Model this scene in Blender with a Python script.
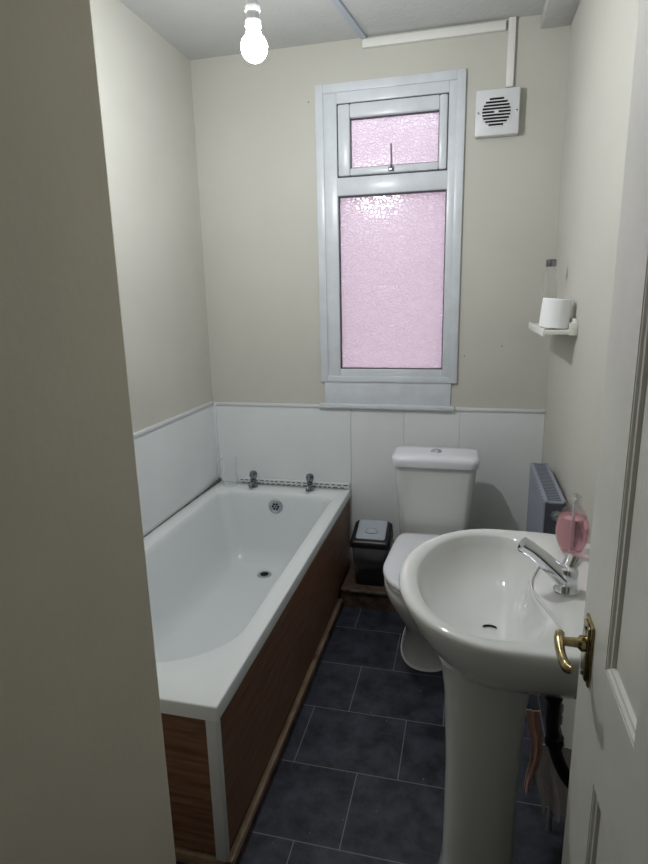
import bpy, bmesh, math, random
from mathutils import Vector, Matrix
for o in list(bpy.data.objects): bpy.data.objects.remove(o, do_unlink=True)
SC = bpy.context.scene; COL = SC.collection
PI = math.pi
# ------------------------------------------------------------------ camera
cd = bpy.data.cameras.new('camera'); cam = bpy.data.objects.new('camera', cd); COL.objects.link(cam)
R = ((0.9708343590757234, 0.034044673092828825, -0.23732173830484185),
     (0.238795173135719, -0.22562026703167934, 0.9444958233849611),
     (-0.021389542424077538, -0.9736202829330108, -0.22716961094374494))
m = Matrix.Identity(4)
for i in range(3):
    m[i][0] = R[i][0]; m[i][1] = -R[i][1]; m[i][2] = -R[i][2]
m.translation = (0, 0, 1.50)
cam.matrix_world = m
cd.sensor_width = 36; cd.lens = 573.5 * 36 / 864; cd.clip_start = 0.02
SC.camera = cam
# ------------------------------------------------------------------ world, exposure
W = bpy.data.worlds.new('sky'); SC.world = W; W.use_nodes = True
W.node_tree.nodes['Background'].inputs[0].default_value = (0.92, 0.96, 1.0, 1)
W.node_tree.nodes['Background'].inputs[1].default_value = 1.6
SC.view_settings.view_transform = 'Standard'; SC.view_settings.look = 'None'
SC.view_settings.gamma = 1; SC.view_settings.use_curve_mapping = False
SC.view_settings.exposure = 0.5
BULB = 365.0
# ------------------------------------------------------------------ materials
def srgb(c):
    return tuple(((v/255)/12.92 if v/255 <= .04045 else ((v/255+.055)/1.055)**2.4) for v in c) + (1,)
def mat(name, col, rough=.5, metal=0, spec=.5, trans=0, ior=1.45, coat=0, var=0, vscale=6, bump=0, bscale=60, stretch=(1,1,1), col2=None, alpha=1, detail=3):
    M = bpy.data.materials.new(name); M.use_nodes = True
    nt = M.node_tree; b = nt.nodes['Principled BSDF']
    I = b.inputs
    I['Base Color'].default_value = srgb(col); I['Roughness'].default_value = rough; I['Metallic'].default_value = metal
    I['Specular IOR Level'].default_value = spec; I['Transmission Weight'].default_value = trans; I['IOR'].default_value = ior
    I['Coat Weight'].default_value = coat; I['Alpha'].default_value = alpha
    tc = nt.nodes.new('ShaderNodeTexCoord'); mp = nt.nodes.new('ShaderNodeMapping')
    mp.inputs['Scale'].default_value = stretch
    g = nt.nodes.new('ShaderNodeNewGeometry')
    nt.links.new(g.outputs['Position'], mp.inputs[0])
    if var or col2:
        n = nt.nodes.new('ShaderNodeTexNoise'); n.inputs['Scale'].default_value = vscale; n.inputs['Detail'].default_value = detail
        nt.links.new(mp.outputs[0], n.inputs[0])
        r = nt.nodes.new('ShaderNodeValToRGB'); r.color_ramp.elements[0].position = .3; r.color_ramp.elements[1].position = .7
        c2 = col2 or tuple(max(0, v*(1-var)) for v in col)
        r.color_ramp.elements[0].color = srgb(c2); r.color_ramp.elements[1].color = srgb(col)
        nt.links.new(n.outputs[0], r.inputs[0]); nt.links.new(r.outputs[0], I['Base Color'])
    if bump:
        n = nt.nodes.new('ShaderNodeTexNoise'); n.inputs['Scale'].default_value = bscale; n.inputs['Detail'].default_value = 4
        nt.links.new(mp.outputs[0], n.inputs[0])
        bp = nt.nodes.new('ShaderNodeBump'); bp.inputs['Strength'].default_value = bump; bp.inputs['Distance'].default_value = .003
        nt.links.new(n.outputs[0], bp.inputs['Height']); nt.links.new(bp.outputs[0], I['Normal'])
    return M
def emat(name, col, s):
    M = bpy.data.materials.new(name); M.use_nodes = True; nt = M.node_tree
    e = nt.nodes.new('ShaderNodeEmission'); e.inputs[0].default_value = col; e.inputs[1].default_value = s
    nt.links.new(e.outputs[0], nt.nodes['Material Output'].inputs[0]); return M
MT = {
 'cream':   mat('cream_wall_paint', (198,197,189), .75, spec=.3, var=.035, vscale=2.2, bump=.25, bscale=35),
 'hall':    mat('beige_wall_paint', (216,209,194), .8, spec=.25, var=.05, vscale=3, bump=.2, bscale=60),
 'ceil':    mat('ceiling_paint', (200,201,200), .85, spec=.2, var=.05, vscale=3, bump=.8, bscale=45),
 'clad':    mat('white_cladding', (226,230,232), .35, spec=.4, var=.03, vscale=3),
 'trim':    mat('white_trim_plastic', (214,217,220), .35, spec=.4),
 'upvc':    mat('white_upvc', (212,217,224), .3, var=.05, vscale=14),
 'gasket':  mat('dark_gasket', (72,72,78), .6),
 'gwhite':  mat('white_gloss_door', (216,216,210), .38, var=.05, vscale=8, bump=.12, bscale=20),
 'ceramic': mat('white_ceramic', (217,219,218), .08, spec=.6, coat=.3),
 'lidw':    mat('white_plastic_and_toplit_lid', (222,224,230), .22),  # seat and lid plastic; also stands in for top light on the cistern lid
 'acrylic': mat('white_acrylic', (218,223,225), .14, spec=.55),
 'wood':    mat('brown_wood_panel', (140,104,82), .42, spec=.35, col2=(98,70,54), vscale=7, stretch=(1,.8,12), bump=.1, bscale=50, detail=6),
 'woodbox': mat('worn_brown_boxing', (100,78,64), .6, col2=(48,38,34), vscale=22, detail=6),
 'batten':  mat('batten_edge', (168,150,126), .6, col2=(120,95,72), vscale=16, stretch=(1,.6,1)),
 'boxtop':  mat('scuffed_shelf_top', (128,122,112), .6, col2=(70,66,62), vscale=30),
 'postw':   mat('grey_white_corner_plastic', (205,208,208), .4),
 'chrome':  mat('chrome', (225,227,232), .08, metal=1),
 'dchrome': mat('dull_chrome', (140,142,148), .22, metal=1),
 'satin':   mat('satin_chrome', (192,196,202), .3, metal=1),
 'black':   mat('black_plastic', (26,27,30), .35),
 'hole':    mat('dark_hollow', (12,12,13), .8),
 'silver':  mat('silver_plastic', (172,180,188), .3, metal=.5),
 'brass':   mat('worn_brass', (188,172,124), .2, metal=1, col2=(104,94,70), vscale=60),
 'rad':     mat('blue_grey_radiator_paint', (140,146,160), .35),
 'radend':  mat('grey_radiator_end', (72,76,84), .4),
 'shelfw':  mat('white_painted_shelf', (226,226,220), .5),
 'paper':   mat('toilet_paper', (240,242,244), .9, bump=.2, bscale=120),
 'card':    mat('cardboard', (150,125,98), .9),
 'grout':   mat('dark_mildewed_sealant', (52,54,52), .7, col2=(120,120,112), vscale=40),
 'pinkpipe':mat('pinkish_cloth', (246,208,192), .85, col2=(228,180,164), vscale=30),
 'cloth':   mat('white_cloth', (244,240,240), .9, bump=.4, bscale=60),
 'hose':    mat('black_rubber_hose', (18,18,20), .45),
 'copper':  mat('grey_pipe', (150,148,150), .35, metal=.4),
 'pinkwall':mat('pink_rendered_wall', (226,210,218), .9, var=.06, vscale=3),
 'conc':    mat('grey_yard', (150,148,145), .9),
 'ltrunk':  mat('white_trunking', (226,226,222), .45),
 'gtrunk':  mat('grey_trunking', (176,184,196), .45),
 'lampw':   mat('white_lampholder', (215,218,222), .4),
}
def clear(name, col, rough=.03, pink=False):
    M = bpy.data.materials.new(name); M.use_nodes = True; nt = M.node_tree
    b = nt.nodes['Principled BSDF']; I = b.inputs
    I['Base Color'].default_value = srgb(col); I['Roughness'].default_value = rough
    I['Transmission Weight'].default_value = 1; I['IOR'].default_value = 1.3
    tr = nt.nodes.new('ShaderNodeBsdfTransparent'); tr.inputs[0].default_value = (1,1,1,1)
    mx = nt.nodes.new('ShaderNodeMixShader'); mx.inputs[0].default_value = .24
    nt.links.new(tr.outputs[0], mx.inputs[1]); nt.links.new(b.outputs[0], mx.inputs[2])
    nt.links.new(mx.outputs[0], nt.nodes['Material Output'].inputs[0])
    return M
MT['clear'] = clear('clear_plastic', (252,253,253))
MT['film'] = mat('grey_bin_liner_film', (150,150,152), .12, alpha=.22, bump=1, bscale=55)
MT['liquid'] = mat('pink_liquid_soap', (244,188,200), .05, trans=.85, ior=1.33)
def pane_mat():
    M = bpy.data.materials.new('obscured_glass'); M.use_nodes = True; nt = M.node_tree; N = nt.nodes; L = nt.links
    g = N.new('ShaderNodeNewGeometry'); mp = N.new('ShaderNodeMapping'); mp.inputs['Scale'].default_value = (1, 1, 1.25)
    L.new(g.outputs['Position'], mp.inputs[0])
    ns = N.new('ShaderNodeTexNoise'); ns.inputs['Scale'].default_value = 30
    L.new(mp.outputs[0], ns.inputs[0])
    mixv = N.new('ShaderNodeMix'); mixv.data_type = 'VECTOR'; mixv.inputs[0].default_value = .035
    L.new(mp.outputs[0], mixv.inputs[4]); L.new(ns.outputs['Color'], mixv.inputs[5])
    v = N.new('ShaderNodeTexVoronoi'); v.feature = 'DISTANCE_TO_EDGE'; v.inputs['Scale'].default_value = 56
    L.new(mixv.outputs[1], v.inputs[0])
    r = N.new('ShaderNodeMapRange'); r.inputs[1].default_value = 0; r.inputs[2].default_value = .16
    L.new(v.outputs[0], r.inputs[0])
    bp = N.new('ShaderNodeBump'); bp.inputs['Strength'].default_value = .7; bp.inputs['Distance'].default_value = .003
    L.new(r.outputs[0], bp.inputs['Height'])
    tl = N.new('ShaderNodeBsdfTranslucent'); tl.inputs[0].default_value = srgb((250,242,248))
    rf = N.new('ShaderNodeBsdfRefraction'); rf.inputs['IOR'].default_value = 1.3; rf.inputs['Roughness'].default_value = .12
    rf.inputs[0].default_value = srgb((250,240,248))
    gl = N.new('ShaderNodeBsdfGlossy'); gl.inputs['Roughness'].default_value = .2
    for s in (tl, rf, gl): L.new(bp.outputs[0], s.inputs['Normal'])
    m1 = N.new('ShaderNodeMixShader'); m1.inputs[0].default_value = .5
    L.new(tl.outputs[0], m1.inputs[1]); L.new(rf.outputs[0], m1.inputs[2])
    m2 = N.new('ShaderNodeMixShader'); m2.inputs[0].default_value = .13
    L.new(m1.outputs[0], m2.inputs[1]); L.new(gl.outputs[0], m2.inputs[2])
    L.new(m2.outputs[0], N['Material Output'].inputs[0]); return M
MT['pane'] = pane_mat()
def floor_mat():
    M = bpy.data.materials.new('slate_look_vinyl_tiles'); M.use_nodes = True; nt = M.node_tree; N = nt.nodes; L = nt.links
    b = N['Principled BSDF']
    g = N.new('ShaderNodeNewGeometry'); sp = N.new('ShaderNodeSeparateXYZ'); L.new(g.outputs['Position'], sp.inputs[0])
    def mth(op, a, b_=None, c=None):
        n = N.new('ShaderNodeMath'); n.operation = op
        for i, v in enumerate((a, b_, c)):
            if v is None: continue
            if isinstance(v, (int, float)): n.inputs[i].default_value = v
            else: L.new(v, n.inputs[i])
        return n.outputs[0]
    PY, PX = .273, .345
    ry = mth('DIVIDE', mth('SUBTRACT', sp.outputs[1], 2.350), PY)
    row = mth('FLOOR', ry); fy = mth('FRACT', ry)
    off = mth('MULTIPLY', row, .131)
    rx = mth('DIVIDE', mth('SUBTRACT', sp.outputs[0], mth('ADD', off, -.12)), PX)
    fx = mth('FRACT', rx); cx = mth('FLOOR', rx)
    def edge(f, w): return mth('GREATER_THAN', mth('ABSOLUTE', mth('SUBTRACT', f, .5)), .5 - w)
    line = mth('MAXIMUM', edge(fx, .0045), edge(fy, .0055))
    n1 = N.new('ShaderNodeTexNoise'); n1.inputs['Scale'].default_value = 11; n1.inputs['Detail'].default_value = 8; n1.inputs['Roughness'].default_value = .7
    L.new(g.outputs['Position'], n1.inputs[0])
    rp = N.new('ShaderNodeValToRGB'); e = rp.color_ramp.elements
    e[0].position = .35; e[0].color = srgb((20,22,28)); e[1].position = .72; e[1].color = srgb((66,70,84))
    L.new(n1.outputs[0], rp.inputs[0])
    n2 = N.new('ShaderNodeTexNoise'); n2.inputs['Scale'].default_value = 95; n2.inputs['Detail'].default_value = 3
    L.new(g.outputs['Position'], n2.inputs[0])
    spk = N.new('ShaderNodeMapRange'); spk.inputs[1].default_value = .72; spk.inputs[2].default_value = .77
    L.new(n2.outputs[0], spk.inputs[0])
    mx0 = N.new('ShaderNodeMix'); mx0.data_type = 'RGBA'; L.new(spk.outputs[0], mx0.inputs[0]); L.new(rp.outputs[0], mx0.inputs[6]); mx0.inputs[7].default_value = srgb((150,155,165))
    mx = N.new('ShaderNodeMix'); mx.data_type = 'RGBA'; L.new(line, mx.inputs[0]); L.new(mx0.outputs[2], mx.inputs[6]); mx.inputs[7].default_value = srgb((112,116,126))
    L.new(mx.outputs[2], b.inputs['Base Color'])
    b.inputs['Roughness'].default_value = .5; b.inputs['Specular IOR Level'].default_value = .35
    bp = N.new('ShaderNodeBump'); bp.inputs['Strength'].default_value = .35; bp.inputs['Distance'].default_value = .002
    L.new(n1.outputs[0], bp.inputs['Height']); L.new(bp.outputs[0], b.inputs['Normal'])
    return M
MT['floor'] = floor_mat()
# ------------------------------------------------------------------ helpers
ORG = {}
def obj(name, bm, m, parent=None, smooth=True, base=None, ang=35):
    """one mesh object; bm is in world coordinates"""
    bmesh.ops.recalc_face_normals(bm, faces=bm.faces[:])
    o0 = Vector(ORG.get(parent.name, (0,0,0))) if parent else Vector((0,0,0))
    if base is None:
        zs = [v.co.z for v in bm.verts]; xs = [v.co.x for v in bm.verts]; ys = [v.co.y for v in bm.verts]
        base = Vector(((min(xs)+max(xs))/2, (min(ys)+max(ys))/2, min(zs)))
    base = Vector(base)
    for v in bm.verts: v.co -= base
    me = bpy.data.meshes.new(name); bm.to_mesh(me); bm.free()
    me.materials.append(MT[m] if isinstance(m, str) else m)
    if smooth:
        me.shade_smooth(); me.set_sharp_from_angle(angle=math.radians(ang))
    o = bpy.data.objects.new(name, me); COL.objects.link(o)
    o.location = base - o0; ORG[o.name] = base
    if parent: o.parent = parent
    return o
def thing(name, loc, label, cat, group=None):
    o = bpy.data.objects.new(name, None); COL.objects.link(o); o.empty_display_size = .05
    o.location = loc; ORG[o.name] = Vector(loc); o['label'] = label; o['category'] = cat
    if group: o['group'] = group
    return o
def tag(o, label, cat, group=None):
    o['label'] = label; o['category'] = cat
    if group: o['group'] = group
    return o
def struct(name, bm, m, parent=None, **k):
    o = obj(name, bm, m, parent, **k)
    if not parent: o['kind'] = 'structure'
    return o
def box(bm, x0, x1, y0, y1, z0, z1, bev=0, seg=2):
    r = bmesh.ops.create_cube(bm, size=1)
    vs = r['verts']
    for v in vs:
        v.co = Vector(((x0+x1)/2 + v.co.x*(x1-x0), (y0+y1)/2 + v.co.y*(y1-y0), (z0+z1)/2 + v.co.z*(z1-z0)))
    if bev:
        es = list({e for v in vs for e in v.link_edges})
        bmesh.ops.bevel(bm, geom=es, offset=bev, segments=seg, profile=.5, affect='EDGES')
    return bm
def B(*a, **k): return box(bmesh.new(), *a, **k)
def loft(bm, rings, cap0=True, cap1=True, closed=True):
    vr = [[bm.verts.new(p) for p in r] for r in rings]
    n = len(vr[0])
    for a, b in zip(vr[:-1], vr[1:]):
        for i in range(n if closed else n-1):
            j = (i+1) % n
            bm.faces.new((a[i], a[j], b[j], b[i]))
    if cap0: bm.faces.new(vr[0][::-1])
    if cap1: bm.faces.new(vr[-1])
    return bm
def lathe(bm, prof, c, axis='z', n=32, cap0=True, cap1=True):
    """prof: (r, h) along axis from centre c"""
    rings = []
    for r, h in prof:
        ring = []
        for i in range(n):
            a = 2*PI*i/n; u, v = r*math.cos(a), r*math.sin(a)
            if axis == 'z': p = (c[0]+u, c[1]+v, c[2]+h)
            elif axis == 'y': p = (c[0]+u, c[1]+h, c[2]+v)
            else: p = (c[0]+h, c[1]+u, c[2]+v)
            ring.append(p)
        rings.append(ring)
    return loft(bm, rings, cap0, cap1)
def Lz(prof, c, **k): return lathe(bmesh.new(), prof, c, **k)
def smooth_path(pts, n=6):
    pts = [Vector(p) for p in pts]
    if len(pts) < 3: return pts
    out = []
    P = [2*pts[0]-pts[1]] + pts + [2*pts[-1]-pts[-2]]
    for i in range(1, len(P)-2):
        for k in range(n):
            t = k/n
            a, b, c, d = P[i-1], P[i], P[i+1], P[i+2]
            out.append(.5*((2*b) + (c-a)*t + (2*a-5*b+4*c-d)*t*t + (3*b-a-3*c+d)*t**3))
    out.append(pts[-1]); return out
def tube(bm, pts, rad, n=14, sm=6, flat=(1,1), up=(0,0,1)):
    P = smooth_path(pts, sm) if sm else [Vector(p) for p in pts]
    m_ = len(P)
    if not isinstance(rad, (list, tuple)): rad = [rad]*len(pts)
    def rr(i):
        t = i/(m_-1)*(len(rad)-1); k = min(int(t), len(rad)-2) if len(rad) > 1 else 0
        return rad[k] + (rad[min(k+1, len(rad)-1)]-rad[k])*(t-k)
    rings = []; up = Vector(up)
    for i, p in enumerate(P):
        t = (P[min(i+1, m_-1)] - P[max(i-1, 0)]).normalized()
        s = t.cross(up)
        if s.length < .05: s = t.cross(Vector((0,1,0)))
        s.normalize(); u = s.cross(t).normalized(); r = rr(i)
        rings.append([p + s*r*flat[0]*math.cos(2*PI*k/n) + u*r*flat[1]*math.sin(2*PI*k/n) for k in range(n)])
    return loft(bm, rings)
def sellipse(cx, cy, ax0, ax1, ay0, ay1, nx0, nx1, z, N=64):
    """outline with separate half axes: ax0 (to -x), ax1 (+x), ay0 (-y), ay1 (+y); exponents by -x half / +x half"""
    out = []
    for i in range(N):
        t = 2*PI*i/N; c, s = math.cos(t), math.sin(t)
        e = nx1 if c > 0 else nx0
        out.append(Vector((cx + (ax1 if c > 0 else ax0)*math.copysign(abs(c)**(2/e), c),
                           cy + (ay1 if s > 0 else ay0)*math.copysign(abs(s)**(2/e), s), z)))
    return out
def yellipse(cx, cy, ax, ay0, ay1, e0, e1, z, N=64):
    """outline: front half (-y) exponent e0, back half (+y) exponent e1"""
    out = []
    for i in range(N):
        t = 2*PI*i/N; c, s = math.cos(t), math.sin(t)
        e = e1 if s > 0 else e0
        out.append(Vector((cx + ax*math.copysign(abs(c)**(2/e), c), cy + (ay1 if s > 0 else ay0)*math.copysign(abs(s)**(2/e), s), z)))
    return out
def tap_(ring):
    for p in ring:
        if p.y > 2.18: p.x = tcx + (p.x-tcx)*(1-.14*(p.y-2.18)/.28)
    return ring
# ------------------------------------------------------------------ room
XL, XR, YB, ZC = -1.331, .368, 2.835, 2.62
YF = -1.0
struct('floor', B(XL-.1, XR+.1, YF-.1, YB+.12, -.1, 0), 'floor', smooth=False)
struct('ceiling', B(XL-.1, XR+.1, YF-.1, YB+.12, ZC, ZC+.1), 'ceil', smooth=False)
struct('wall_left', B(XL-.1, XL, .70, YB+.12, 0, ZC), 'cream', smooth=False)
struct('wall_right', B(XR, XR+.1, YF, YB+.12, 0, ZC), 'cream', smooth=False)
WX0, WX1, WZ0, WZ1 = -.665, -.075, 1.06, 2.415
bm = bmesh.new()
box(bm, XL, WX0, YB, YB+.12, 0, ZC); box(bm, WX1, XR, YB, YB+.12, 0, ZC)
box(bm, WX0, WX1, YB, YB+.12, 0, WZ0); box(bm, WX0, WX1, YB, YB+.12, WZ1, ZC)
struct('wall_back', bm, 'cream', smooth=False)
bm = B(XL-.1, -.452, YF, .702, 0, ZC, bev=.006)
struct('wall_front', bm, 'hall', smooth=False)
struct('wall_hall', B(-.452, XR, YF-.1, YF, 0, ZC), 'hall', smooth=False)
# cladding: left wall and back wall, PVC sheets with thin joints
CT = .962
struct('trim_1', B(XL, XL+.008, .74, YB, .40, CT, bev=.001), 'clad', smooth=False)
xs = [XL+.008, -.567, -.295, -.023, XR]
bm = bmesh.new()
for a, b in zip(xs[:-1], xs[1:]):
    box(bm, a+.0006, b-.0006, YB-.009, YB, .0, CT-.02 if False else CT, bev=.001)
struct('trim_2', bm, 'clad', smooth=False)
struct('trim_3', B(XL, XL+.016, .74, YB-.012, CT-.004, CT+.012, bev=.003), 'trim')
bm = bmesh.new()
for a, b in ((XL, -.722), (-.055, XR)):
    box(bm, a, b, YB-.015, YB, CT-.012, CT+.004, bev=.003)
struct('trim_4', bm, 'trim')
struct('trim_5', B(XL+.006, XL+.022, YB-.022, YB-.006, .53, CT, bev=.004), 'trim')
# boxing under the ceiling on the right, boxing low along back wall
struct('trim_6', B(.25, XR, 1.0, YB, 2.565, ZC, bev=.004), 'ceil')
bt = B(-.565, XR, 2.53, YB-.009, .0, .088); struct('trim_7', bt, 'woodbox', smooth=False)
struct('trim_8', B(-.565, XR, 2.522, YB-.009, .088, .104, bev=.003), 'woodbox')
struct('trim_9', B(-.553, -.25, 2.5185, 2.5225, .090, .103, bev=.001), 'boxtop')
# ------------------------------------------------------------------ window
w = bpy.data.objects.new('window_1', None); COL.objects.link(w); w.location = (-.375, YB, 1.1); ORG['window_1'] = Vector((-.375, YB, 1.1)); w['kind'] = 'structure'
def frame(bm, x0, x1, z0, z1, t, y0, y1, bev=.004, tb=None, tt=None, tr=None):
    tr = t if tr is None else tr
    tb = t if tb is None else tb; tt = t if tt is None else tt
    box(bm, x0, x0+t, y0, y1, z0, z1, bev=bev); box(bm, x1-tr, x1, y0, y1, z0, z1, bev=bev)
    box(bm, x0+t-.001, x1-tr+.001, y0, y1, z0, z0+tb, bev=bev); box(bm, x0+t-.001, x1-tr+.001, y0, y1, z1-tt, z1, bev=bev)
    return bm
# painted surround (architrave) covering the joint
bm = bmesh.new(); frame(bm, -.718, -.043, 1.085, 2.447, .038, YB-.016, YB, bev=.003, tb=.03)
obj('surround', bm, 'upvc', w)
bm = bmesh.new(); frame(bm, -.690, -.066, 1.10, 2.425, .072, YB-.008, YB+.055, tb=.05, tt=.062, tr=.048)
box(bm, -.625, -.108, YB-.0085, YB+.055, 1.968, 2.048, bev=.006)
obj('window_frame', bm, 'upvc', w)
bm = bmesh.new(); frame(bm, -.6175, -.1145, 2.0485, 2.363, .005, YB-.003, YB+.02, bev=0)
obj('hopper_gasket', bm, 'gasket', w, smooth=False)
sash = obj('opening_sash', frame(bmesh.new(), -.613, -.118, 2.053, 2.358, .056, YB-.014, YB+.04, tb=.033, tr=.036, tt=.060, bev=.008), 'upvc', w)
bm = bmesh.new(); frame(bm, -.558, -.153, 2.085, 2.299, .004, YB+.0, YB+.02, bev=0)
obj('glazing_gasket', bm, 'gasket', sash, smooth=False)
obj('pane', B(-.557, -.154, YB+.022, YB+.026, 2.086, 2.298), 'pane', sash, smooth=False)
bm = bmesh.new(); tube(bm, [(-.365, YB-.022, 2.07), (-.362, YB-.03, 2.10), (-.364, YB-.03, 2.172)], [.005,.0045,.004], n=8)
box(bm, -.378, -.352, YB-.024, YB-.012, 2.06, 2.078, bev=.002)
obj('handle', bm, 'dchrome', sash)
bm = bmesh.new(); frame(bm, -.618, -.114, 1.150, 1.968, .0045, YB+.004, YB+.028, bev=0)
obj('glazing_gasket', bm, 'gasket', w, smooth=False)
obj('pane', B(-.6175, -.1145, YB+.022, YB+.026, 1.153, 1.967), 'pane', w, smooth=False)
obj('apron_board', B(-.70, -.07, YB-.010, YB+.02, .972, 1.104, bev=.003), 'upvc', w)
obj('sill', B(-.728, -.05, YB-.030, YB+.0, .952, .974, bev=.005), 'upvc', w)
# outside: neighbour's wall and yard
struct('wall_outside', B(-4, 3.4, 4.3, 4.5, -.4, 2.6), 'pinkwall', smooth=False)
struct('ground_outside', B(-4, 3.4, YB+.12, 4.3, -.5, -.4), 'conc', smooth=False)
# ------------------------------------------------------------------ bathtub
bt = thing('bathtub', (-.951, 1.97, 0), 'long white bath along the left wall with brown wood-effect side panels', 'bathtub')
X0, X1, Y0, Y1, ZR = XL+.009, -.571, 1.122, YB-.010, .52
def rr_ring(x0, x1, y0, y1, z, rb, rf, N=12, nf=2.0):
    """rounded rectangle, back corners radius rb, front corners (rx, ry)=rf"""
    pts = []
    def corner(cx, cy, rx, ry, a0):
        for k in range(N+1):
            a = a0 + PI/2*k/N
            pts.append(Vector((cx+rx*math.cos(a), cy+ry*math.sin(a), z)))
    corner(x1-rb, y1-rb, rb, rb, 0); corner(x0+rb, y1-rb, rb, rb, PI/2)
    corner(x0+rf[0], y0+rf[1], rf[0], rf[1], PI); corner(x1-rf[0], y0+rf[1], rf[0], rf[1], 3*PI/2)
    return pts
rings = []
def R_(ins, z, rb, rf):   # ins = (left, right, front, back)
    rings.append(rr_ring(X0+ins[0], X1-ins[1], Y0+ins[2], Y1-ins[3], z, rb, rf))
R_((.02,.02,.02,.02), .478, .003, (.003,.003))
R_((0,0,0,0), .478, .006, (.006,.006))
R_((0,0,0,0), ZR-.005, .008, (.008,.008))
R_((.001,.001,.001,.001), ZR-.002, .008, (.008,.008))
R_((.004,.004,.004,.004), ZR, .008, (.008,.008))
R_((.072,.058,.118,.142), ZR+.001, .05, (.27,.24))
R_((.080,.066,.128,.149), ZR-.006, .05, (.265,.24))
R_((.086,.072,.138,.153), ZR-.03, .05, (.26,.24))
R_((.108,.098,.20,.163), ZR-.18, .06, (.24,.24))
R_((.128,.118,.28,.175), ZR-.30, .07, (.22,.24))
R_((.150,.140,.35,.200), ZR-.355, .07, (.20,.23))
R_((.190,.180,.42,.245), ZR-.378, .06, (.16,.18))
R_((.30,.29,.65,.45), ZR-.384, .03, (.06,.08))
bm = bmesh.new(); loft(bm, rings, cap0=False, cap1=True)
obj('tub', bm, 'acrylic', bt, ang=50)
obj('side_panel', B(-.588, -.580, 1.150, YB-.012, .045, .480), 'wood', bt, smooth=False)
obj('end_panel', B(XL+.01, -.600, 1.136, 1.143, .045, .480), 'wood', bt, smooth=False)
bm = bmesh.new(); box(bm, -.608, -.5765, 1.126, 1.150, .035, .478, bev=.003)
o = obj('corner_trim', bm, 'postw', bt); o['label'] = 'pale plastic corner trim'
obj('panel_edge_strip', B(-.5795, -.575, 1.17, YB-.02, .466, .4775, bev=.001), 'batten', bt)
obj('plinth', B(-.579, -.556, 1.126, YB-.306, .0, .036, bev=.002), 'woodbox', bt)
obj('plinth_edge', B(-.579, -.560, 1.126, YB-.306, .0362, .044, bev=.002), 'batten', bt)
obj('plinth', B(XL+.01, -.580, 1.126, 1.150, .0, .034, bev=.002), 'batten', bt)
# overflow
yo = Y1-.157
ov = obj('overflow', Lz([(.039,.004),(.039,-.003),(.034,-.006),(.026,-.004),(.024,-.002)], (-.938, yo, .452), axis='y', n=32), 'satin', bt)
bm = bmesh.new()
for k in range(6):
    a = 2*PI*k/6; lathe(bm, [(.0058,-.0052),(.0058,-.0025)], (-.938+.0145*math.cos(a), yo, .452+.0145*math.sin(a)), axis='y', n=12)
lathe(bm, [(.0040,-.0055),(.0040,-.0025)], (-.938, yo, .452), axis='y', n=12)
obj('overflow_holes', bm, 'hole', ov)
wz = ZR-.381
ws = obj('waste', Lz([(.036,-.002),(.036,.004),(.030,.005),(.022,.002)], (-.960, 2.515, wz+.001), n=32), 'satin', bt)
bm = bmesh.new(); lathe(bm, [(.021,.003),(.021,.0045)], (-.960, 2.515, wz+.001), n=24); obj('waste_hole', bm, 'hole', ws)
def bath_tap(x, lab):
    y = 2.758; t = obj('bath_tap', Lz([(.023,0),(.023,.006),(.014,.010),(.013,.030),(.016,.036),(.014,.044)], (x, y, ZR+.001), n=24), 'dchrome', bt)
    bm = bmesh.new(); tube(bm, [(x, y, ZR+.026), (x, y-.03, ZR+.030), (x, y-.046, ZR+.024), (x, y-.052, ZR+.012)], [.013,.012,.011,.010], n=12)
    obj('spout', bm, 'dchrome', t)
    bm = bmesh.new(); prof = [(.010,.044),(.016,.050),(.019,.060),(.020,.072),(.017,.084),(.008,.089)]
    rings = []
    for r, h in prof:
        rings.append([(x+r*(1+.10*math.cos(5*2*PI*i/40))*math.cos(2*PI*i/40), y+r*(1+.10*math.cos(5*2*PI*i/40))*math.sin(2*PI*i/40), ZR+.001+h) for i in range(40)])
    loft(bm, rings); obj('tap_head', bm, 'dchrome', t)
    return t
bath_tap(-1.088, ''); bath_tap(-.775, '')
# tiled strip behind taps
bm = bmesh.new(); box(bm, X0+.12, -.575, YB-.030, YB-.010, ZR+.001, ZR+.030, bev=.004)
st = obj('edging_strip', bm, 'trim', bt)
bm = bmesh.new(); random.seed(4)
x = X0+.14
while x < -.60:
    l = random.uniform(.014, .024)
    box(bm, x, x+l, YB-.0315, YB-.0295, ZR+.019, ZR+.024); x += l + random.uniform(.008, .014)
x = X0+.15
while x < -.60:
    l = random.uniform(.012, .024)
    box(bm, x, x+l, YB-.0315, YB-.0295, ZR+.004, ZR+.009); x += l + random.uniform(.008, .016)
obj('dark_marks', bm, 'grout', st, smooth=False)
bm = bmesh.new(); tube(bm, [(X0+.006, 1.9, ZR+.001), (X0+.006, 2.4, ZR+.002), (X0+.008, 2.62, ZR+.004), (X0+.012, 2.76, ZR+.010), (X0+.02, YB-.035, ZR+.018)], [.002,.0035,.005,.008,.012], n=8)
obj('sealant_line', bm, 'grout', bt)
# ------------------------------------------------------------------ glass jar on the bath corner
jx, jy = -1.222, 2.757
j = thing('glass_jar', (jx, jy, ZR), 'clear empty glass jar on the back left corner of the bath', 'jar')
obj('jar_body', Lz([(.038,0),(.043,.004),(.044,.03),(.041,.06),(.041,.125),(.044,.135),(.044,.152)], (jx, jy, ZR+.002), n=32, cap1=False), 'clear', j)
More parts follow.
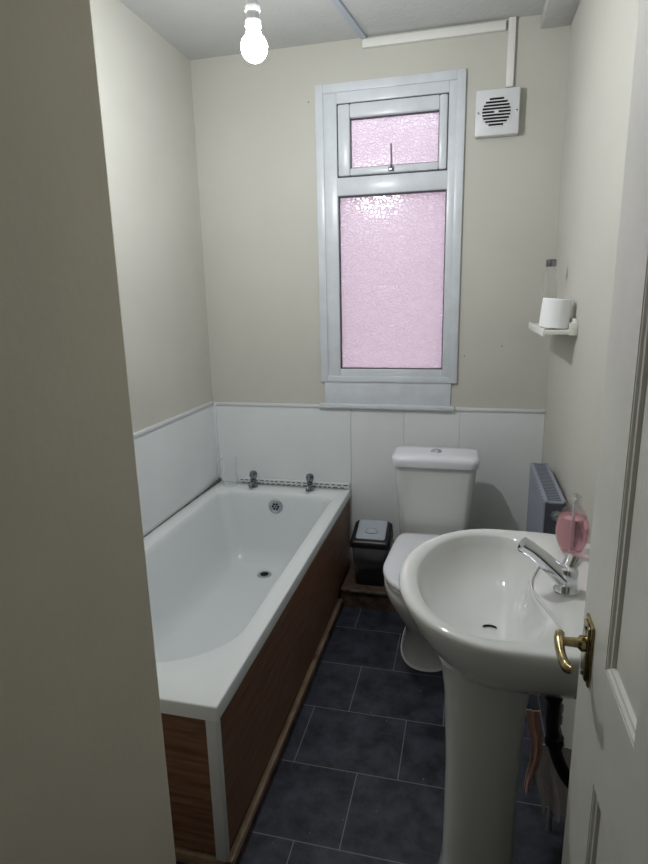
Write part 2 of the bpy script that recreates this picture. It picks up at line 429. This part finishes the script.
# ------------------------------------------------------------------ toilet
tcx = -.123
tl = thing('toilet', (tcx, 2.3, 0), 'white close-coupled toilet with lid down between the bin and the washbasin', 'toilet')
rings = []
def TR(z, ax, yc, f, b, e0=2.1, e1=3): rings.append(yellipse(tcx, yc, ax, f, b, e0, e1, z))
TR(0, .112, 2.30, .195, .21, 2.4, 3); TR(.012, .110, 2.30, .192, .21, 2.4, 3); TR(.06, .098, 2.29, .18, .20); TR(.14, .094, 2.27, .18, .22)
TR(.20, .108, 2.24, .20, .25); TR(.27, .138, 2.20, .22, .29); TR(.34, .162, 2.16, .225, .33); TR(.38, .170, 2.14, .215, .36); TR(.405, .172, 2.14, .21, .36); TR(.415, .166, 2.14, .205, .36)
obj('pan', loft(bmesh.new(), rings), 'ceramic', tl, ang=60)
bm = bmesh.new(); rings = []
for z, g in ((0,.006),(.006,.004),(.009,0)): rings.append(yellipse(tcx, 2.30, .112+g, .195+g, .21+g, 2.4, 3, z))
obj('floor_sealant', loft(bm, rings, cap0=False, cap1=False), 'trim', tl)
rings = []
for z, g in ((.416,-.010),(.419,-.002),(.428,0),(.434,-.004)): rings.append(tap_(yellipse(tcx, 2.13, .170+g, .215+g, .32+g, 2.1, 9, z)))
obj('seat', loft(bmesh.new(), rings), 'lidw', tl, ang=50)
rings = []
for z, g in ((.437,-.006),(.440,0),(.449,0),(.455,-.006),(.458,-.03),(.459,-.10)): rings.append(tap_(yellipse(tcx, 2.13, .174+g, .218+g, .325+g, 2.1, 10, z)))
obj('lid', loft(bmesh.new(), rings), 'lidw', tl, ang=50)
rings = []
def CR(z, hw, y0, y1, r, sw=0): rings.append(rr_ring(tcx-hw, tcx+hw, y0, y1, z, r, (r, r*1.2)))
CR(.40, .150, 2.515, 2.66, .03); CR(.42, .158, 2.505, 2.668, .035); CR(.55, .166, 2.498, 2.672, .035); CR(.69, .178, 2.488, 2.675, .035); CR(.752, .183, 2.484, 2.675, .035)
obj('cistern', loft(bmesh.new(), rings), 'ceramic', tl, ang=50)
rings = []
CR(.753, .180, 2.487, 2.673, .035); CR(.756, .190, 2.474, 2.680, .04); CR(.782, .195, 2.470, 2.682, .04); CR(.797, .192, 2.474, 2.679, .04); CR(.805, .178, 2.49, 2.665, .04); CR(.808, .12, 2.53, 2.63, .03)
obj('cistern_lid', loft(bmesh.new(), rings), 'lidw', tl, ang=60)  # coloured whiter than the cistern to paint in light from above
fb = obj('flush_button', Lz([(.027,-.004),(.027,.004),(.023,.006),(.022,.010),(.014,.013)], (tcx+.003, 2.575, .805), n=28), 'chrome', tl)
# ------------------------------------------------------------------ waste bin
bx, by, bz = -.428, 2.635, .105
wb = thing('waste_bin', (bx, by, bz), 'small black swing-top bin with grey lid between bath and toilet', 'bin')
def BR(z, hx, hy, r=.02): return rr_ring(bx-hx, bx+hx, by-hy, by+hy, z, r, (r, r))
obj('body', loft(bmesh.new(), [BR(bz,.076,.060), BR(bz+.01,.078,.062), BR(bz+.205,.091,.076)]), 'black', wb)
def lid_ring(z0, hx, hy, lift, r=.022):
    out = []
    for p in rr_ring(bx-hx, bx+hx, by-hy, by+hy, z0, r, (r, r)):
        t = (p.y-(by-hy))/(2*hy); out.append(Vector((p.x, p.y, z0 + lift*t)))
    return out
rim = obj('lid_rim', loft(bmesh.new(), [BR(bz+.206,.097,.084), BR(bz+.228,.099,.086), lid_ring(bz+.238,.094,.082,.045), lid_ring(bz+.244,.084,.070,.05)]), 'black', wb, ang=50)
fl = obj('swing_flap', loft(bmesh.new(), [lid_ring(bz+.2445,.072,.064,.046,.012), lid_ring(bz+.249,.071,.063,.05,.012), lid_ring(bz+.254,.060,.052,.045,.012)]), 'silver', wb, ang=40)
bm = bmesh.new()
nr = 24; 
def ovr(r, h): return [Vector((bx+r*1.35*math.cos(2*PI*i/nr), by-.012+r*.8*math.sin(2*PI*i/nr), bz+.271+h+.32*r*.8*math.sin(2*PI*i/nr))) for i in range(nr)]
loft(bm, [ovr(.026,-.004), ovr(.025,.003), ovr(.019,.0045), ovr(.015,0), ovr(.010,-.002)])
obj('flap_emblem', bm, 'silver', fl)
# crumpled liner
random.seed(9); bm = bmesh.new(); rings = []; NL = 72
ph = [random.uniform(0, 6.28) for _ in range(8)]
for k, (z, g, amp) in enumerate(((bz+.21,.004,.001),(bz+.195,.012,.005),(bz+.175,.016,.009),(bz+.15,.014,.010),(bz+.125,.008,.010),(bz+.10,.003,.008),(bz+.075,.001,.006))):
    base = yellipse(bx, by, .090+g-.012*k/6, .077+g-.012*k/6, .077+g-.012*k/6, 7, 7, z, 120)
    c = Vector((bx, by, z)); ring = []
    for i, p in enumerate(base):
        a = 2*PI*i/len(base)
        w_ = .5 + math.sin(11*a+ph[0]+k*.7)*.5 + math.sin(23*a+ph[1]-k*1.1)*.4
        d = (p-c).normalized()
        ring.append(p + d*amp*w_ + Vector((0,0,(.012*math.sin(4*a+1)+.010*math.sin(7*a)) if k > 3 else 0)))
    rings.append(ring)
loft(bm, rings, cap0=False, cap1=False)
obj('bin_liner', bm, 'film', wb)
# ------------------------------------------------------------------ washbasin
bc = 1.280
wbn = thing('washbasin', (.12, bc, 0), 'large oval white pedestal washbasin on the right wall', 'washbasin')
ZB = .860; XW = XR-.001
rings = []
def BS(z, cx, af, ab, by_, e0=2.0, e1=3.2): rings.append(sellipse(cx, bc, af, ab, by_, by_, e0, e1, z, 96))
def back(cx): return XW-cx
# underside, from the pedestal up
BS(.650, .085, .07, back(.085)-.10, .095, 2.2, 3); BS(.672, .09, .10, back(.09)-.04, .14, 2.2, 3)
BS(.70, .09, .135, back(.09), .19, 2.1, 4); BS(.745, .10, .185, back(.10), .235, 2.05, 4); BS(.79, .10, .216, back(.10), .270, 2.0, 4)
BS(.82, .10, .231, back(.10), .286, 2.0, 4); BS(.835, .10, .237, back(.10), .293, 2.0, 4); BS(.850, .10, .240, back(.10), .297, 2.0, 4)
BS(ZB-.002, .10, .238, back(.10)-.002, .295, 2.0, 4)
BS(ZB+.001, .10, .230, back(.10)-.008, .288, 2.0, 4)
# inner bowl, its back edge bowed forward round the tap ledge
def BI(z, af, ab, by_, dent, e1=2.6):
    ring = sellipse(.070, bc, af, ab, by_, by_, 2.0, e1, z, 96)
    for p in ring:
        if p.x > .070: p.x -= dent*math.exp(-((p.y-bc+.03)/.13)**2)*(p.x-.070)/ab
    rings.append(ring)
BI(ZB-.001, .170, .144, .258, .055)
BI(ZB-.008, .165, .137, .252, .055)
BI(ZB-.03, .158, .132, .246, .048)
BI(ZB-.085, .132, .105, .205, .030); BI(ZB-.115, .098, .080, .150, .012); BI(ZB-.132, .060, .050, .090, 0)
BI(ZB-.137, .024, .022, .034, 0, 2)
obj('basin', loft(bmesh.new(), rings), 'ceramic', wbn, ang=75)
bm = bmesh.new()
def bx_(t): return .070 + .148 - .060*math.exp(-((t+.03)/.13)**2) - .012*(t/.2)**2
tube(bm, [(bx_(t), bc+t, ZB+.0015) for t in (-.20,-.16,-.12,-.08,-.04,0,.04,.08,.12,.15)], [.0015]+[.003]*8+[.0015], n=8, sm=3)
obj('ledge_ridge', bm, 'ceramic', wbn)
obj('overflow_slot', B(.158, .164, 1.272, 1.288, ZB-.050, ZB-.034, bev=.002), 'hole', wbn)
# raised line round the tap ledge
rings = []
def PR(z, hx, hy, cx=.068): rings.append(sellipse(cx, 1.25, hx, hx, hy, hy, 2.6, 3.2, z, 48))
PR(0, .100, .105); PR(.02, .096, .100); PR(.10, .086, .090); PR(.40, .086, .088); PR(.58, .094, .098); PR(.66, .104, .112); PR(.69, .112, .125)
obj('pedestal', loft(bmesh.new(), rings), 'ceramic', wbn, ang=60)
bm = bmesh.new(); tube(bm, [(.075+.021*math.cos(a), bc-.01+.021*math.sin(a), ZB-.1338) for a in [PI*(.22+.56*k/8) for k in range(0, 9)]], [.001]+[.0024]*7+[.001], n=8, sm=2)
obj('waste_gap', bm, 'hole', wbn)
# mixer tap
tx, ty, tz = .230, 1.245, ZB
tp = obj('mixer_tap', Lz([(.027,0),(.027,.004),(.024,.008),(.022,.03),(.023,.048),(.020,.056),(.012,.060)], (tx, ty, tz), n=32), 'chrome', wbn)
bm = bmesh.new(); tube(bm, [(tx-.006, ty, tz+.028), (tx-.035, ty, tz+.055), (tx-.070, ty, tz+.085), (tx-.098, ty-.002, tz+.104)], [.023,.019,.0165,.0165], n=18, up=(0,1,0))
sp = obj('spout', bm, 'chrome', tp)
bm = bmesh.new(); tube(bm, [(tx-.094, ty, tz+.096), (tx-.097, ty, tz+.086)], [.0105,.0105], n=16, sm=0); obj('nozzle', bm, 'hole', sp)
bm = bmesh.new(); tube(bm, [(tx+.002, ty+.002, tz+.044), (tx+.007, ty+.007, tz+.060), (tx+.014, ty+.014, tz+.076)], [.015,.018,.021], n=16, flat=(1,.75)); obj('lever', bm, 'chrome', tp)
# ------------------------------------------------------------------ soap dispenser
sx, sy = .272, 1.452
sd = thing('soap_dispenser', (sx, sy, ZB), 'round clear pump bottle of pink liquid soap on the washbasin corner', 'soap dispenser')
bz_ = ZB+.003
obj('bottle', Lz([(.018,0),(.027,.004),(.038,.030),(.041,.055),(.038,.082),(.028,.106),(.019,.120),(.015,.127),(.014,.136)], (sx, sy, bz_), n=32), 'clear', sd)
obj('liquid', Lz([(.016,.003),(.025,.006),(.036,.031),(.039,.055),(.036,.081),(.031,.094)], (sx, sy, bz_), n=32), 'liquid', sd)
bm = bmesh.new(); lathe(bm, [(.016,.132),(.016,.146),(.012,.150),(.006,.154)], (sx, sy, bz_), n=24)
obj('pump', bm, 'clear', sd)
bm = bmesh.new(); tube(bm, [(sx, sy, bz_+.14), (sx, sy, bz_+.01)], [.0035,.0035], n=8, sm=0); obj('dip_tube', bm, 'trim', sd)
# ------------------------------------------------------------------ radiator
RX0, RX1, RY0, RY1, RZ0, RZ1 = .272, .349, 1.97, 2.46, .22, .808
rd = thing('radiator', (.305, 2.21, RZ0), 'small blue-grey double-panel radiator on the right wall behind the washbasin', 'radiator')
def rad_panel(x, s):
    bm = bmesh.new(); prof = []
    n = 14; L = (RY1-RY0-.02)/n
    for k in range(n):
        y = RY0+.01+k*L
        prof += [(x, y), (x-s*.008, y+L*.18), (x-s*.008, y+L*.62), (x, y+L*.8)]
    prof.append((x, RY1-.01))
    a = [[Vector((p[0], p[1], z)) for p in prof] for z in (RZ0+.01, RZ1-.006)]
    b = [[Vector((x+s*.010, p[1], z)) for p in prof] for z in (RZ0+.01, RZ1-.006)]
    loft(bm, [b[0], a[0], a[1], b[1]], cap0=False, cap1=False, closed=False)
    return obj('front_panel' if s > 0 else 'rear_panel', bm, 'rad', rd, smooth=False)
rad_panel(RX0+.008, 1); rad_panel(RX1-.008, -1)
bm = bmesh.new(); box(bm, RX0+.004, RX0+.016, RY0, RY1, RZ1-.012, RZ1, bev=.002); box(bm, RX1-.016, RX1-.004, RY0, RY1, RZ1-.012, RZ1, bev=.002)
box(bm, RX0+.004, RX1-.004, RY0, RY0+.012, RZ1-.012, RZ1, bev=.002); box(bm, RX0+.004, RX1-.004, RY1-.012, RY1, RZ1-.012, RZ1, bev=.002)
gr = obj('top_frame', bm, 'rad', rd)
bm = bmesh.new(); k = 0
y = RY0+.02
while y < RY1-.016:
    box(bm, RX0+.016, RX1-.016, y, y+.006, RZ1-.008, RZ1-.002); y += .0175
obj('top_grille', bm, 'rad', rd, smooth=False)
obj('core', B(RX0+.022, RX1-.022, RY0+.02, RY1-.02, RZ0+.01, RZ1-.05), 'black', rd, smooth=False)
obj('end_panel', B(RX0+.004, RX1-.004, RY0-.003, RY0+.004, RZ0+.01, RZ1-.004, bev=.001), 'radend', rd)
obj('end_panel', B(RX0+.004, RX1-.004, RY1-.004, RY1+.003, RZ0+.01, RZ1-.004, bev=.001), 'radend', rd)
obj('bleed_valve', Lz([(.018,-.002),(.018,-.012),(.010,-.014),(.010,-.024),(.005,-.024)], (.312, RY0-.002, .765), axis='y', n=8), 'satin', rd, smooth=False)
for y_ in (2.08, 2.34): obj('wall_bracket', B(RX1-.006, XR-.0005, y_, y_+.03, .35, .74), 'rad', rd, smooth=False)
# ------------------------------------------------------------------ wall shelf + items
sh = thing('wall_shelf', (.31, 2.42, 1.36), 'small white shelf on the right wall near the window', 'shelf')
obj('board', B(.262, XR, 2.16, 2.68, 1.358, 1.374, bev=.002), 'shelfw', sh)
obj('front_lip', B(.256, .264, 2.16, 2.68, 1.352, 1.380, bev=.002), 'shelfw', sh)
obj('back_rail', B(XR-.012, XR-.0005, 2.16, 2.68, 1.374, 1.412, bev=.002), 'shelfw', sh)
obj('end_cheek', B(XR-.028, XR-.0005, 2.152, 2.162, 1.356, 1.400, bev=.002), 'shelfw', sh)
tr = thing('toilet_roll', (.304, 2.232, 1.375), 'white toilet roll standing on end on the wall shelf', 'toilet roll')
bm = bmesh.new(); lathe(bm, [(.020,.001),(.047,.001),(.050,.004),(.050,.100),(.047,.103),(.020,.103)], (.304, 2.232, 1.374), n=40, cap0=False, cap1=False)
obj('paper', bm, 'paper', tr)
bm = bmesh.new(); lathe(bm, [(.0202,.0005),(.0202,.1035),(.019,.1035),(.019,.0005),(.0202,.0005)], (.304, 2.232, 1.374), n=28, cap0=False, cap1=False); obj('cardboard_core', bm, 'card', tr)
tr.rotation_euler = (0, math.radians(5), 0); tr.location.z += .004; tr.location.x -= .006
cb = thing('plastic_bottle', (.302, 2.43, 1.374), 'tall narrow clear bottle with grey cap behind the toilet roll', 'bottle')
obj('bottle_body', Lz([(.026,0),(.029,.004),(.028,.19),(.026,.206),(.017,.216),(.014,.226)], (.302, 2.43, 1.375), n=28), 'clear', cb)
obj('cap', Lz([(.018,.224),(.0195,.227),(.0195,.248),(.017,.251)], (.302, 2.43, 1.375), n=24), 'dchrome', cb)
# ------------------------------------------------------------------ extractor fan
ef = thing('extractor_fan', (.0905, YB, 2.166), 'square white extractor fan with round slatted grille right of the window', 'extractor fan')
fx, fz = .0905, 2.257
bm = B(.0, .181, YB-.045, YB-.0005, 2.166, 2.347, bev=.006)
obj('housing', bm, 'trim', ef)
gy = YB-.045
bm = bmesh.new(); Rg = .058
for k in range(9):
    zz = -.050 + k*.0125; hw = math.sqrt(max(0, Rg*Rg-zz*zz))
    if hw < .008: continue
    box(bm, fx-.004-hw, fx-.004+hw, gy-.0016, gy+.001, fz+zz-.0040, fz+zz+.0040)
obj('grille_slots', bm, 'hole', ef, smooth=False)
bm = bmesh.new()
for k in range(10):
    zz = -.05625 + k*.0125; hw = math.sqrt(max(0, .062**2-zz*zz))
    box(bm, fx-.004-hw, fx-.004+hw, gy-.006, gy-.0005, fz+zz-.0022, fz+zz+.0022, bev=.0008)
lathe(bm, [(.009,-.0075),(.009,-.001)], (fx-.004, gy, fz), axis='y', n=16)
obj('grille_slats', bm, 'trim', ef, smooth=False)
for sx_ in (.012, .169):
    obj('screw', Lz([(.0045,.001),(.0045,-.002),(.002,-.003)], (sx_, gy, fz), axis='y', n=12), 'dchrome', ef)
# ------------------------------------------------------------------ trunking
bm = B(-.495, .112, YB-.020, YB-.0005, 2.574, 2.608, bev=.003)
t1 = obj('cable_trunking', bm, 'ltrunk'); tag(t1, 'white cable trunking running level along the top of the back wall', 'trunking')
bm = B(.122, .152, YB-.018, YB-.0005, 2.357, ZC-.001, bev=.003)
t2 = obj('cable_trunking', bm, 'ltrunk'); tag(t2, 'short upright white trunking dropping down to the extractor fan', 'trunking')
bm = bmesh.new()
p0, p1 = Vector((-.488, YB-.022, ZC-.008)), Vector((-.627, 1.75, ZC-.008))
d = (p1-p0).normalized(); s = Vector((-d.y, d.x, 0))*.013
for q in (0,):
    vs = [p0+s, p0-s, p1-s, p1+s]
    loft(bm, [[v+Vector((0,0,-.006)) for v in vs], [v+Vector((0,0,.0075)) for v in vs]])
t3 = obj('cable_trunking', bm, 'gtrunk', smooth=False); tag(t3, 'grey-white trunking crossing the ceiling towards the lamp', 'trunking')
# ------------------------------------------------------------------ lamp
lx, ly, lz = -.603, 1.70, 2.182
lp = thing('pendant_lamp', (lx, ly, ZC), 'bare glowing bulb hanging from the ceiling on a white lampholder', 'lamp')
obj('ceiling_rose', Lz([(.035,0),(.035,-.02),(.012,-.032)], (lx, ly, ZC), n=28), 'lampw', lp)
bm = bmesh.new(); tube(bm, [(lx, ly, ZC-.03), (lx, ly, 2.345)], [.004,.004], n=8, sm=0); obj('cord', bm, 'lampw', lp)
obj('lampholder', Lz([(.006,.150),(.014,.140),(.017,.125),(.017,.100),(.021,.098),(.021,.088),(.018,.086),(.018,.066),(.022,.064),(.022,.050),(.019,.046),(.019,.034)], (lx, ly, lz), n=28), 'lampw', lp)
MT['bulb'] = emat('glowing_bulb', (.97, .99, 1.0, 1), BULB)
prof = [(.001,-.0365)] + [(.0365*math.sin(PI*k/14), -.0365*math.cos(PI*k/14)) for k in range(1, 12)] + [(.020,.036),(.019,.040)]
obj('bulb', Lz(prof, (lx, ly, lz), n=32), 'bulb', lp)
# ------------------------------------------------------------------ door
DX0, DX1, DY0, DY1, DZ0, DZ1 = .195, .235, .20, .895, .012, 1.985
dr = bpy.data.objects.new('door_1', None); COL.objects.link(dr); dr.location = (.215, DY0, 0); ORG['door_1'] = Vector((.215, DY0, 0)); dr['kind'] = 'structure'
bm = bmesh.new()
ST, RAILS = .148, [(DZ0, .17), (.822, 1.005), (1.85, DZ1)]
mid0, mid1 = .49, .605
for a, b in ((DY0, DY0+.13), (DY1-ST, DY1), (mid0, mid1)): box(bm, DX0, DX1, a, b, DZ0, DZ1)
for a, b in RAILS:
    for c, d in ((DY0+.13, mid0), (mid1, DY1-ST)): box(bm, DX0, DX1, c, d, a, b)
obj('door_leaf', bm, 'gwhite', dr, smooth=False)
for (c, d) in ((DY0+.13, mid0), (mid1, DY1-ST)):
    for (a, b) in ((.17, .822), (1.005, 1.85)):
        bm = bmesh.new()
        def pr(ins, x): return [Vector((x, c+ins, a+ins)), Vector((x, d-ins, a+ins)), Vector((x, d-ins, b-ins)), Vector((x, c+ins, b-ins))]
        loft(bm, [pr(0, DX1-.008), pr(0, DX0+.001), pr(.004, DX0+.001), pr(.007, DX0+.004), pr(.011, DX0+.005), pr(.013, DX0+.010), pr(.016, DX0+.010), pr(.021, DX0+.008)])
        obj('panel', bm, 'gwhite', dr, smooth=False)
hd = obj('door_handle', B(DX0-.0045, DX0+.0005, .817, .862, .924, 1.024, bev=.002), 'brass', dr)
hd['label'] = 'worn brass lever handle'
bm = B(DX0-.008, DX0-.0042, .823, .856, .930, 1.018, bev=.002); obj('raised_plate', bm, 'brass', hd)
hy, hz = .838, .985
obj('spindle', Lz([(.012,.0),(.012,-.007),(.0075,-.011),(.0065,-.032),(.009,-.038)], (DX0-.007, hy, hz), axis='x', n=20), 'brass', hd)
bm = bmesh.new(); tube(bm, [(DX0-.042, hy+.011, hz+.004), (DX0-.045, hy-.005, hz+.002), (DX0-.045, hy-.03, hz-.004), (DX0-.042, hy-.055, hz-.006), (DX0-.036, hy-.068, hz-.002)], [.010,.010,.009,.0095,.005], n=14, flat=(.75,1))
obj('lever', bm, 'brass', hd)
for z in (.936, 1.012): obj('screw', Lz([(.004,0),(.004,-.002),(.002,-.0025)], (DX0-.008, .838, z), axis='x', n=12), 'dchrome', hd)
# ------------------------------------------------------------------ clutter behind the pedestal
bm = bmesh.new(); tube(bm, [(.19, 1.30, .66), (.235, 1.33, .55), (.245, 1.36, .42), (.262, 1.36, .33), (.30, 1.34, .27), (.355, 1.33, .25)], .016, n=14)
wh = obj('waste_hose', bm, 'hose', wbn); wh['label'] = 'black waste hose curving to the wall'
for z_ in (.52, .365): obj('hose_collar', Lz([(.017,0),(.023,.002),(.023,.026),(.017,.028)], (.238 if z_ > .5 else .252, 1.335 if z_ > .5 else 1.358, z_), n=12), 'hose', wh)
for i, (x, y, lab) in enumerate(((.275, 1.452, 'grey upright water pipe behind the black hose'), (.338, 1.455, 'grey upright water pipe closest to the right wall'))):
    bm = bmesh.new(); tube(bm, [(x, y, .0), (x, y, .35), (x-.005, y-.01, .60)], .0075, n=10)
    p = obj('water_pipe', bm, 'copper'); tag(p, lab, 'pipe')
    bm = bmesh.new(); lathe(bm, [(.008,0),(.013,.002),(.013,.022),(.010,.024),(.010,.034),(.013,.036),(.013,.056),(.008,.058)], (x-.001, y-.002, .36), n=8); obj('compression_fitting', bm, 'dchrome', p, smooth=False)

def drape(x0, x1, y, z0, z1, dy, n=16, k=10, seed=1, taper=0.0):
    random.seed(seed); ph = [random.uniform(0, 6.28) for _ in range(4)]; fr = []; bk = []
    for j in range(k+1):
        t = j/k; z = z1+(z0-z1)*t; c = (x0+x1)/2; h = (x1-x0)/2*(1-taper*t)
        a = []; b = []
        for i in range(n+1):
            u = i/n*2-1
            yy = y + dy*(math.sin(5*u+ph[0]+t*2)*.6+math.sin(11*u+ph[1]-t)*.4)*(.3+t)
            xx = c + u*h + .008*math.sin(6*t+ph[2]) ; zz = z + (.012*math.sin(3*u+ph[3]) if j == k else 0)
            a.append(Vector((xx, yy, zz))); b.append(Vector((xx, yy+.004, zz)))
        fr.append(a + b[::-1])
    return loft(bmesh.new(), fr)
c1 = obj('cleaning_cloth', drape(.222, .322, 1.412, .10, .315, .014, seed=3, taper=.3), 'cloth'); tag(c1, 'crumpled white cloth hanging behind the black hose under the washbasin', 'cloth')
c2 = obj('cleaning_cloth', drape(.192, .230, 1.405, .17, .42, .008, seed=5, taper=.6), 'pinkpipe'); tag(c2, 'narrow pinkish cloth hanging just right of the washbasin pedestal', 'cloth')

wb_ = bpy.data.objects['wall_back']
for x, z in ((-.012, 1.215), (.158, 1.262), (-.752, 2.385)):
    h = obj('nail_hole', Lz([(.0032,-.0012),(.0032,.002)], (x, YB, z), axis='y', n=10), 'grout', wb_)
